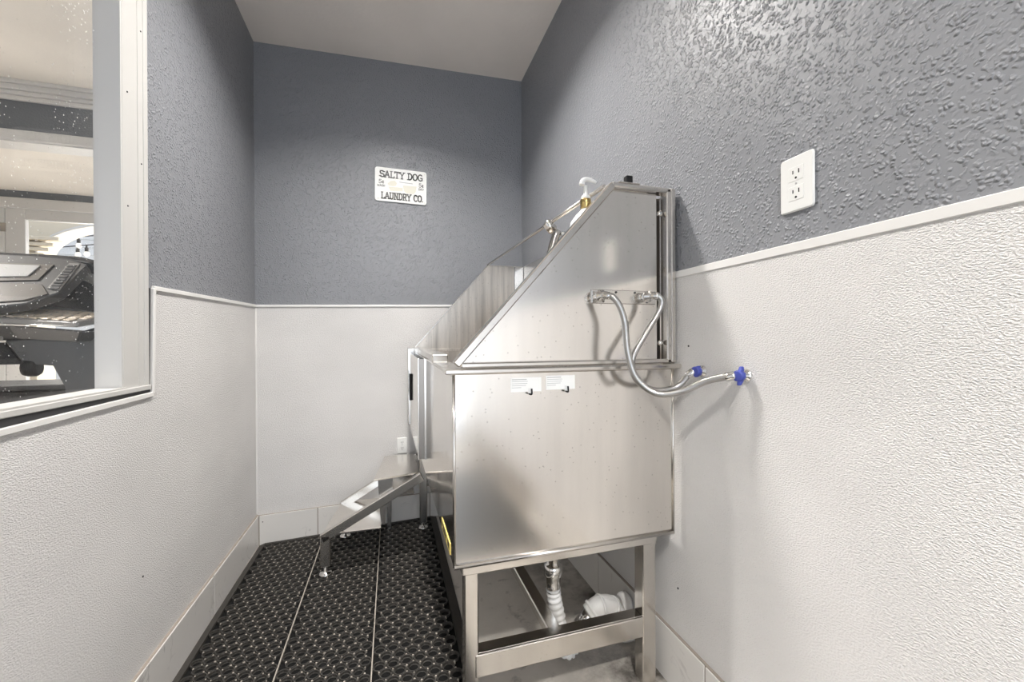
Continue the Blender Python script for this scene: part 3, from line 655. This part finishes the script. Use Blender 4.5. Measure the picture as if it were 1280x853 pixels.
# ------------------------------------------------------------------ spray nozzle on the bar, pump bottle
sp = empty('spray_nozzle', (1.27, -1.06, 1.50), 'metal spray nozzle clipped over the tether bar of the tub', 'nozzle')
MB().lathe([(.014, 0), (.019, .004), (.019, .040), (.014, .046), (.013, .070), (.010, .074)], (1.243, -1.066, 1.524), (.74, 0, -.67), 18).build('barrel', 'steel_bar', sp)
MB().tube([(1.286, -1.072, 1.492), (1.272, -1.072, 1.450), (1.256, -1.072, 1.395), (1.246, -1.072, 1.335)], lambda t: .0165 - .003 * t, 14, sub=4).build('handle', 'steel_bar', sp)
MB().tube([(1.306, -1.080, 1.470), (1.302, -1.084, 1.450), (1.288, -1.088, 1.41)], .005, 8, sub=3).build('trigger', 'black', sp)
MB().lathe([(.008, 0), (.010, .003), (.010, .018)], (1.300, -1.080, 1.476), (.6, -.3, .2), 10).build('knob', 'chrome', sp)
bo = empty('pump_bottle', (1.238, -1.397, 1.3045), 'white pump bottle with gold collar standing behind the slanted splash panel', 'bottle')
bx, by = 1.238, -1.397
MB().lathe([(.040, 0), (.045, .004), (.046, .02), (.046, .112), (.043, .126), (.030, .144), (.016, .158), (.013, .163)], (bx, by, 1.3045), (0, 0, 1), 28).build('body', 'white_plastic', bo)
MB().lathe([(.0140, 0), (.0155, .002), (.0155, .026), (.0140, .028)], (bx, by, 1.468), (0, 0, 1), 20).build('collar', 'gold', bo)
MB().lathe([(.0125, 0), (.0125, .010), (.006, .012), (.0055, .042)], (bx, by, 1.494), (0, 0, 1), 16).build('neck', 'white_plastic', bo)
MB().tube([(bx - .012, by, 1.536), (bx - .008, by, 1.549), (bx + .004, by, 1.554), (bx + .020, by, 1.553), (bx + .034, by, 1.548)], lambda t: .0085 - .0045 * t, 12, sub=4).build('pump_head', 'white_plastic', bo)
MB().box((bx - .020, by - .0475, 1.392), (bx - .008, by - .0455, 1.404)).build('label_mark', 'ink', bo)

# ------------------------------------------------------------------ drain
dr = empty('drain_pipe', (1.19, -1.245, fl(1.2)), 'chrome and white flexible drain pipe running under the tub to the wall', 'pipe')
dy = -1.245
MB().lathe([(.020, .22), (.020, .072), (.027, .068), (.030, .060), (.030, .036), (.025, .030), (.022, .0), (.022, -.02)], (1.194, dy, .300), (0, 0, 1), 20).build('tailpiece', 'chrome', dr)
def corr(t): return .0215 + .0028 * math.sin(t * 2 * PI * 22)
MB().tube([(1.194, dy, .290), (1.200, dy, .245), (1.212, dy, .19), (1.218, dy - .01, .130), (1.228, dy - .02, .096), (1.246, dy - .02, .094), (1.258, dy - .015, .114), (1.272, dy - .01, .136), (1.292, dy - .01, .158)], corr, 14, sub=14).build('flexible_hose', 'pvc', dr)
MB().tube([(1.284, dy - .01, .150), (1.330, dy - .012, .196)], .026, 16).build('coupling', 'chrome', dr)
el = MB().tube([(1.318, dy - .012, .186), (1.350, dy - .013, .206), (1.388, dy - .010, .200), (1.416, dy - .008, .168), (1.427, dy - .005, .125), (1.430, dy, .098)], .034, 18, sub=6).build('elbow', 'pvc', dr)
for a, b in (((1.326, dy - .012, .192), (1.334, dy - .0125, .197)), ((1.352, dy - .013, .2055), (1.361, dy - .013, .2055)), ((1.392, dy - .010, .197), (1.399, dy - .009, .190))):
    MB().tube([a, b], .0385, 18).build('clamp_ring', 'pvc', el)
MB().tube([(1.430, dy, .100), (1.455, dy - .004, .096), (W - .016, dy - .006, .100)], .030, 14, sub=4).build('outlet_sleeve', 'pvc', dr)
MB().lathe([(.022, 0), (.036, .012), (.034, .03), (.026, .04)], (W - .016, dy + .020, .178), (-1, 0, 0), 16).build('wall_flange', 'pvc', dr)

# ------------------------------------------------------------------ pet steps at the gate
stp = empty('pet_steps', (.62, -.27, fl(.6)), 'stainless two tread pet steps leading up to the tub gate', 'steps')
yn, yf = -.4514, -.085
for y, xa, za in ((yn, .395, .198), (yf - .012, .442, .205)):
    s_ = MB().bar((xa - .005, y, za - .005), (.838, y, .432), .026, .040, (0, 0, 1), .003).build('stringer', 'steel_bar', stp)
for x, y, tp in ((.405, yn, .205), (.452, yf - .012, .212)):
    l_ = MB().box((x - .021, y - .013, fl(x) + .050), (x + .021, y + .013, tp), .003).build('leg', 'steel_bar', stp)
    MB().lathe([(.028, 0), (.029, .004), (.024, .009), (.007, .012), (.007, .040)], (x, y, fl(x) + .0138), (0, 0, 1), 18).build('foot', 'chrome', l_)
MB().hexa([(.389, yn - .012, .2075), (.646, yn - .012, .2075), (.646, yf, .2075), (.436, yf, .2075), (.389, yn - .012, .2145), (.646, yn - .012, .2145), (.646, yf, .2145), (.436, yf, .2145)], .001).build('tread', 'steel', stp)
MB().hexa([(.615, yn - .022, .436), (.822, yn + .025, .436), (.815, yf, .436), (.657, yf, .436), (.615, yn - .022, .4445), (.822, yn + .025, .4445), (.815, yf, .4445), (.657, yf, .4445)], .001).build('tread', 'steel', stp)
MB().prism([(.632, -.436, .434), (.700, -.436, .434), (.698, -.436, .345), (.668, -.436, .290), (.664, -.436, .2150), (.646, -.436, .2150), (.640, -.436, .290)], (0, .012, 0)).build('bracket', 'steel_bar', stp)
MB().prism([(.664, yf - .030, .434), (.700, yf - .030, .434), (.690, yf - .030, fl(.68) + .016), (.670, yf - .030, fl(.68) + .016)], (0, .012, 0)).build('rear_leg', 'steel_bar', stp)
MB().box((.640, yn + .02, .34), (.80, yf - .03, .352), .002).build('cross_brace', 'steel_bar', stp)

# ------------------------------------------------------------------ outlets
def outlet(label, o, ex, ez, nrm, wd, ht):
    """o centre on wall, ex/ez in-plane axes, nrm outward"""
    o = Vector(o); ex = Vector(ex); nz = Vector(nrm)
    e = empty('wall_outlet', o, label, 'outlet', 'white wall outlets')
    zv = Vector((0, 0, 1))
    def pr(name, pts, d0, d1, mat, par, bev=0.0):
        return MB().prism([o + ex * a + zv * b + nz * d0 for a, b in pts], nz * (d1 - d0), bev).build(name, mat, par)
    r = .006
    cs = []
    for sx, sz, a0 in ((1, 1, 0), (-1, 1, 90), (-1, -1, 180), (1, -1, 270)):
        for k in range(4):
            a = math.radians(a0 + 30 * k); cs.append((sx * (wd / 2 - r) + r * math.cos(a), sz * (ht / 2 - r) + r * math.sin(a)))
    pl = pr('plate', cs, 0, .006, 'white_plastic', e, .0025)
    k = ht / .1145
    for cz in (.020 * k, -.020 * k):
        f = pr('socket', [(-.0165 * k, cz - .0145 * k), (.0165 * k, cz - .0145 * k), (.0165 * k, cz + .0145 * k), (-.0165 * k, cz + .0145 * k)], .006, .0068, 'white_plastic', pl, .0003)
        for sx, h in ((-1, .0045), (1, .0055)): pr('slot', [(sx * .0063 * k - .0012, cz + .004 * k - h * .8 * k), (sx * .0063 * k + .0012, cz + .004 * k - h * .8 * k), (sx * .0063 * k + .0012, cz + .004 * k + h * .8 * k), (sx * .0063 * k - .0012, cz + .004 * k + h * .8 * k)], .0066, .0070, 'black', f)
        pr('slot', [(.0025 * k * math.cos(i * PI / 4), cz - .0085 * k + .0025 * k * math.sin(i * PI / 4)) for i in range(8)], .0066, .0070, 'black', f)
    pr('screw', [(.002 * math.cos(i * PI / 4), .002 * math.sin(i * PI / 4)) for i in range(8)], .006, .0070, 'inklight', pl)
    return e
outlet('white outlet plate on the grey right wall', (W, -1.8255, 1.410), (0, -1, 0), None, (-1, 0, 0), .072, .114)
outlet('small white outlet plate low on the back panel by the steps', (.754, bk(.754) - .004, .476), (1, 0, 0), None, (0, -1, 0), .058, .092)

# ------------------------------------------------------------------ metal sign
sg = empty('wall_sign', (.756, bk(.756), 1.997), 'small white enamel laundry sign hanging on the grey back wall', 'sign')
SXW, SZH = .292, .196
rs = math.radians(-.6)
def sgp(u, v, d): return Vector((.756 + u * math.cos(rs) - v * math.sin(rs), bk(.756) - d, 1.997 + u * math.sin(rs) + v * math.cos(rs)))
cs = []
for sx, sz, a0 in ((1, 1, 0), (-1, 1, 90), (-1, -1, 180), (1, -1, 270)):
    for k in range(4):
        a = math.radians(a0 + 30 * k); cs.append((sx * (SXW / 2 - .014) + .014 * math.cos(a), sz * (SZH / 2 - .014) + .014 * math.sin(a)))
plate_ = MB().prism([sgp(u, v, .003) for u, v in cs], (0, -.004, 0), .0008).build('plate', 'paper', sg)
def arcp(cx, cy, rx, ry, a0, a1, n=8): return [(cx + rx * math.cos(math.radians(a0 + (a1 - a0) * i / n)), cy + ry * math.sin(math.radians(a0 + (a1 - a0) * i / n))) for i in range(n + 1)]
SER = .13
GL = {  # glyph: width, strokes, serif bars (x, y)
 'S': (.62, [arcp(.31, .74, .25, .24, 40, 270) + arcp(.31, .26, .27, .25, 90, -140)], [(.54, .86), (.08, .14)]),
 'A': (.74, [[(.08, 0), (.37, 1), (.66, 0)], [(.2, .36), (.54, .36)]], [(.08, 0), (.66, 0)]),
 'L': (.60, [[(.16, 1), (.16, 0), (.56, 0), (.56, .2)]], [(.16, 1), (.16, 0)]),
 'T': (.66, [[(.04, .8), (.04, 1), (.62, 1), (.62, .8)], [(.33, 1), (.33, 0)]], [(.33, 0)]),
 'Y': (.70, [[(.08, 1), (.35, .48), (.35, 0)], [(.62, 1), (.35, .48)]], [(.08, 1), (.62, 1), (.35, 0)]),
 'D': (.68, [[(.16, 0), (.16, 1), (.32, 1)] + arcp(.32, .5, .28, .5, 90, -90) + [(.16, 0)]], [(.12, 1), (.12, 0)]),
 'O': (.72, [arcp(.36, .5, .29, .5, 0, 360, 18)], []),
 'G': (.72, [arcp(.37, .5, .29, .5, 45, 300, 12) + [(.62, .1), (.62, .44), (.42, .44)]], []),
 'U': (.70, [[(.14, 1), (.14, .3)] + arcp(.35, .3, .21, .3, 180, 360) + [(.56, 1)]], [(.14, 1), (.56, 1)]),
 'N': (.74, [[(.14, 0), (.14, 1), (.58, 0), (.58, 1)]], [(.14, 0), (.14, 1), (.58, 1)]),
 'R': (.70, [[(.16, 0), (.16, 1), (.34, 1)] + arcp(.34, .75, .22, .25, 90, -90) + [(.16, .5)], [(.36, .5), (.60, 0)]], [(.14, 1), (.16, 0), (.60, 0)]),
 'C': (.68, [arcp(.37, .5, .29, .5, 45, 315, 14)], [(.56, .86)]),
 'W': (.9, [[(.06, 1), (.25, 0), (.45, .8), (.65, 0), (.84, 1)]], []),
 'H': (.7, [[(.14, 0), (.14, 1)], [(.56, 0), (.56, 1)], [(.14, .5), (.56, .5)]], []),
 '5': (.58, [[(.5, 1), (.14, 1), (.12, .58)] + arcp(.28, .32, .24, .30, 110, -150)], []),
 'c': (.5, [arcp(.27, .36, .18, .28, 45, 315), [(.27, .0), (.27, .76)]], []),
 '.': (.2, [[(.06, .05), (.12, .05)]], []), ' ': (.38, [], []),
}
def lettering(text, x0, x1, z0, z1, th, name, mat, serif=True):
    mb = MB(); tot = sum(GL[ch][0] for ch in text); sx = (x1 - x0) / tot; sz = z1 - z0; x = x0
    def seg(a, b, t_):
        A = Vector((a[0], a[1])); B = Vector((b[0], b[1])); d = (B - A)
        if d.length < 1e-6: return
        d.normalize(); nn = Vector((-d.y, d.x)) * t_ / 2; e = d * t_ * .35
        mb.prism([sgp(*(A - e - nn), .0070), sgp(*(B + e - nn), .0070), sgp(*(B + e + nn), .0070), sgp(*(A - e + nn), .0070)], (0, -.0006, 0))
    for ch in text:
        wd, st, se = GL[ch]
        for s_ in st:
            pp = [(x + px * sx, z0 + pz * sz) for px, pz in s_]
            for a, b in zip(pp[:-1], pp[1:]): seg(a, b, th)
        if serif:
            for px, pz in se: seg((x + (px - SER) * sx, z0 + pz * sz), (x + (px + SER) * sx, z0 + pz * sz), th * .8)
        x += wd * sx
    return mb.build(name, mat, plate_)
lettering('SALTY DOG', -.120, .124, .042, .078, .0066, 'lettering', 'ink')
lettering('LAUNDRY CO.', -.112, .126, -.082, -.046, .0070, 'lettering', 'ink')
lettering('5c', -.126, -.094, .004, .026, .0032, 'lettering', 'ink', False); lettering('WASH', -.134, -.090, -.014, -.003, .0022, 'lettering', 'ink', False)
lettering('5c', .100, .130, .004, .026, .0032, 'lettering', 'ink', False); lettering('DRY', .099, .131, -.014, -.003, .0024, 'lettering', 'ink', False)
# faded print of a dog in a long wash basin
pm = MB()
pm.prism([sgp(u, v, .0070) for u, v in ((-.076, .006), (-.060, .022), (-.036, .026), (-.024, .014), (-.030, -.002), (-.046, -.006), (-.070, -.004))], (0, -.0004, 0))
pm.prism([sgp(u, v, .0070) for u, v in ((.010, .004), (.088, .006), (.082, -.028), (.070, -.040), (.030, -.040), (.016, -.028))], (0, -.0004, 0))
pm.prism([sgp(u, v, .0070) for u, v in ((-.070, -.012), (.008, -.010), (.010, -.030), (-.060, -.034))], (0, -.0004, 0))
pm.build('faded_print', 'tan', plate_)
MB().prism([sgp(u, v, .0070) for u, v in ((-.010, .020), (.066, .018), (.066, .022), (-.010, .024))], (0, -.0005, 0)).build('small_print', 'inklight', plate_)
for u, v in ((-.118, .082), (.134, .083), (-.128, -.084), (.134, -.086)):
    MB().prism([sgp(u + .002 * math.cos(k * PI / 3), v + .002 * math.sin(k * PI / 3), .0070) for k in range(6)], (0, -.001, 0)).build('tack', 'chrome', plate_)

# ------------------------------------------------------------------ ceiling lights (above the frame)
def ceiling_light(x, y, z, label, power):
    c_ = empty('ceiling_light', (x, y, z), label, 'ceiling light', 'flush ceiling lights')
    MB().lathe([(.110, 0), (.118, -.004), (.118, -.086), (.112, -.090), (.106, -.086), (.106, -.004)], (x, y, z), (0, 0, 1), 32).build('housing', 'white_plastic', c_)
    MB().lathe([(.1055, -.002), (.1055, -.006), (.08, -.007), (.05, -.007), (.01, -.007)], (x, y, z), (0, 0, 1), 32).build('diffuser', simple('lit_diffuser', (.9, .9, .9), .5, emit=(1.0, .963, .918), estr=power), c_)
ceiling_light(.74, -.98, 2.718, 'round flush ceiling light above the mat and tub', LAMP)
ceiling_light(.74, -3.30, 2.718, 'added round flush ceiling light near the entry, out of view', LAMP * 1.8)  # unseen lamp, added to light the rear of the room
ceiling_light(-2.2, -.6, 2.785, 'added round flush ceiling light in the gym, out of view', LAMP * 5.0)  # no lamp known here, added to brighten the dim gym
ceiling_light(-1.1, 2.2, 2.69, 'added round flush ceiling light beyond the gym opening, out of view', LAMP * 4.0)  # added fill for the space past the opening, kept out of sight
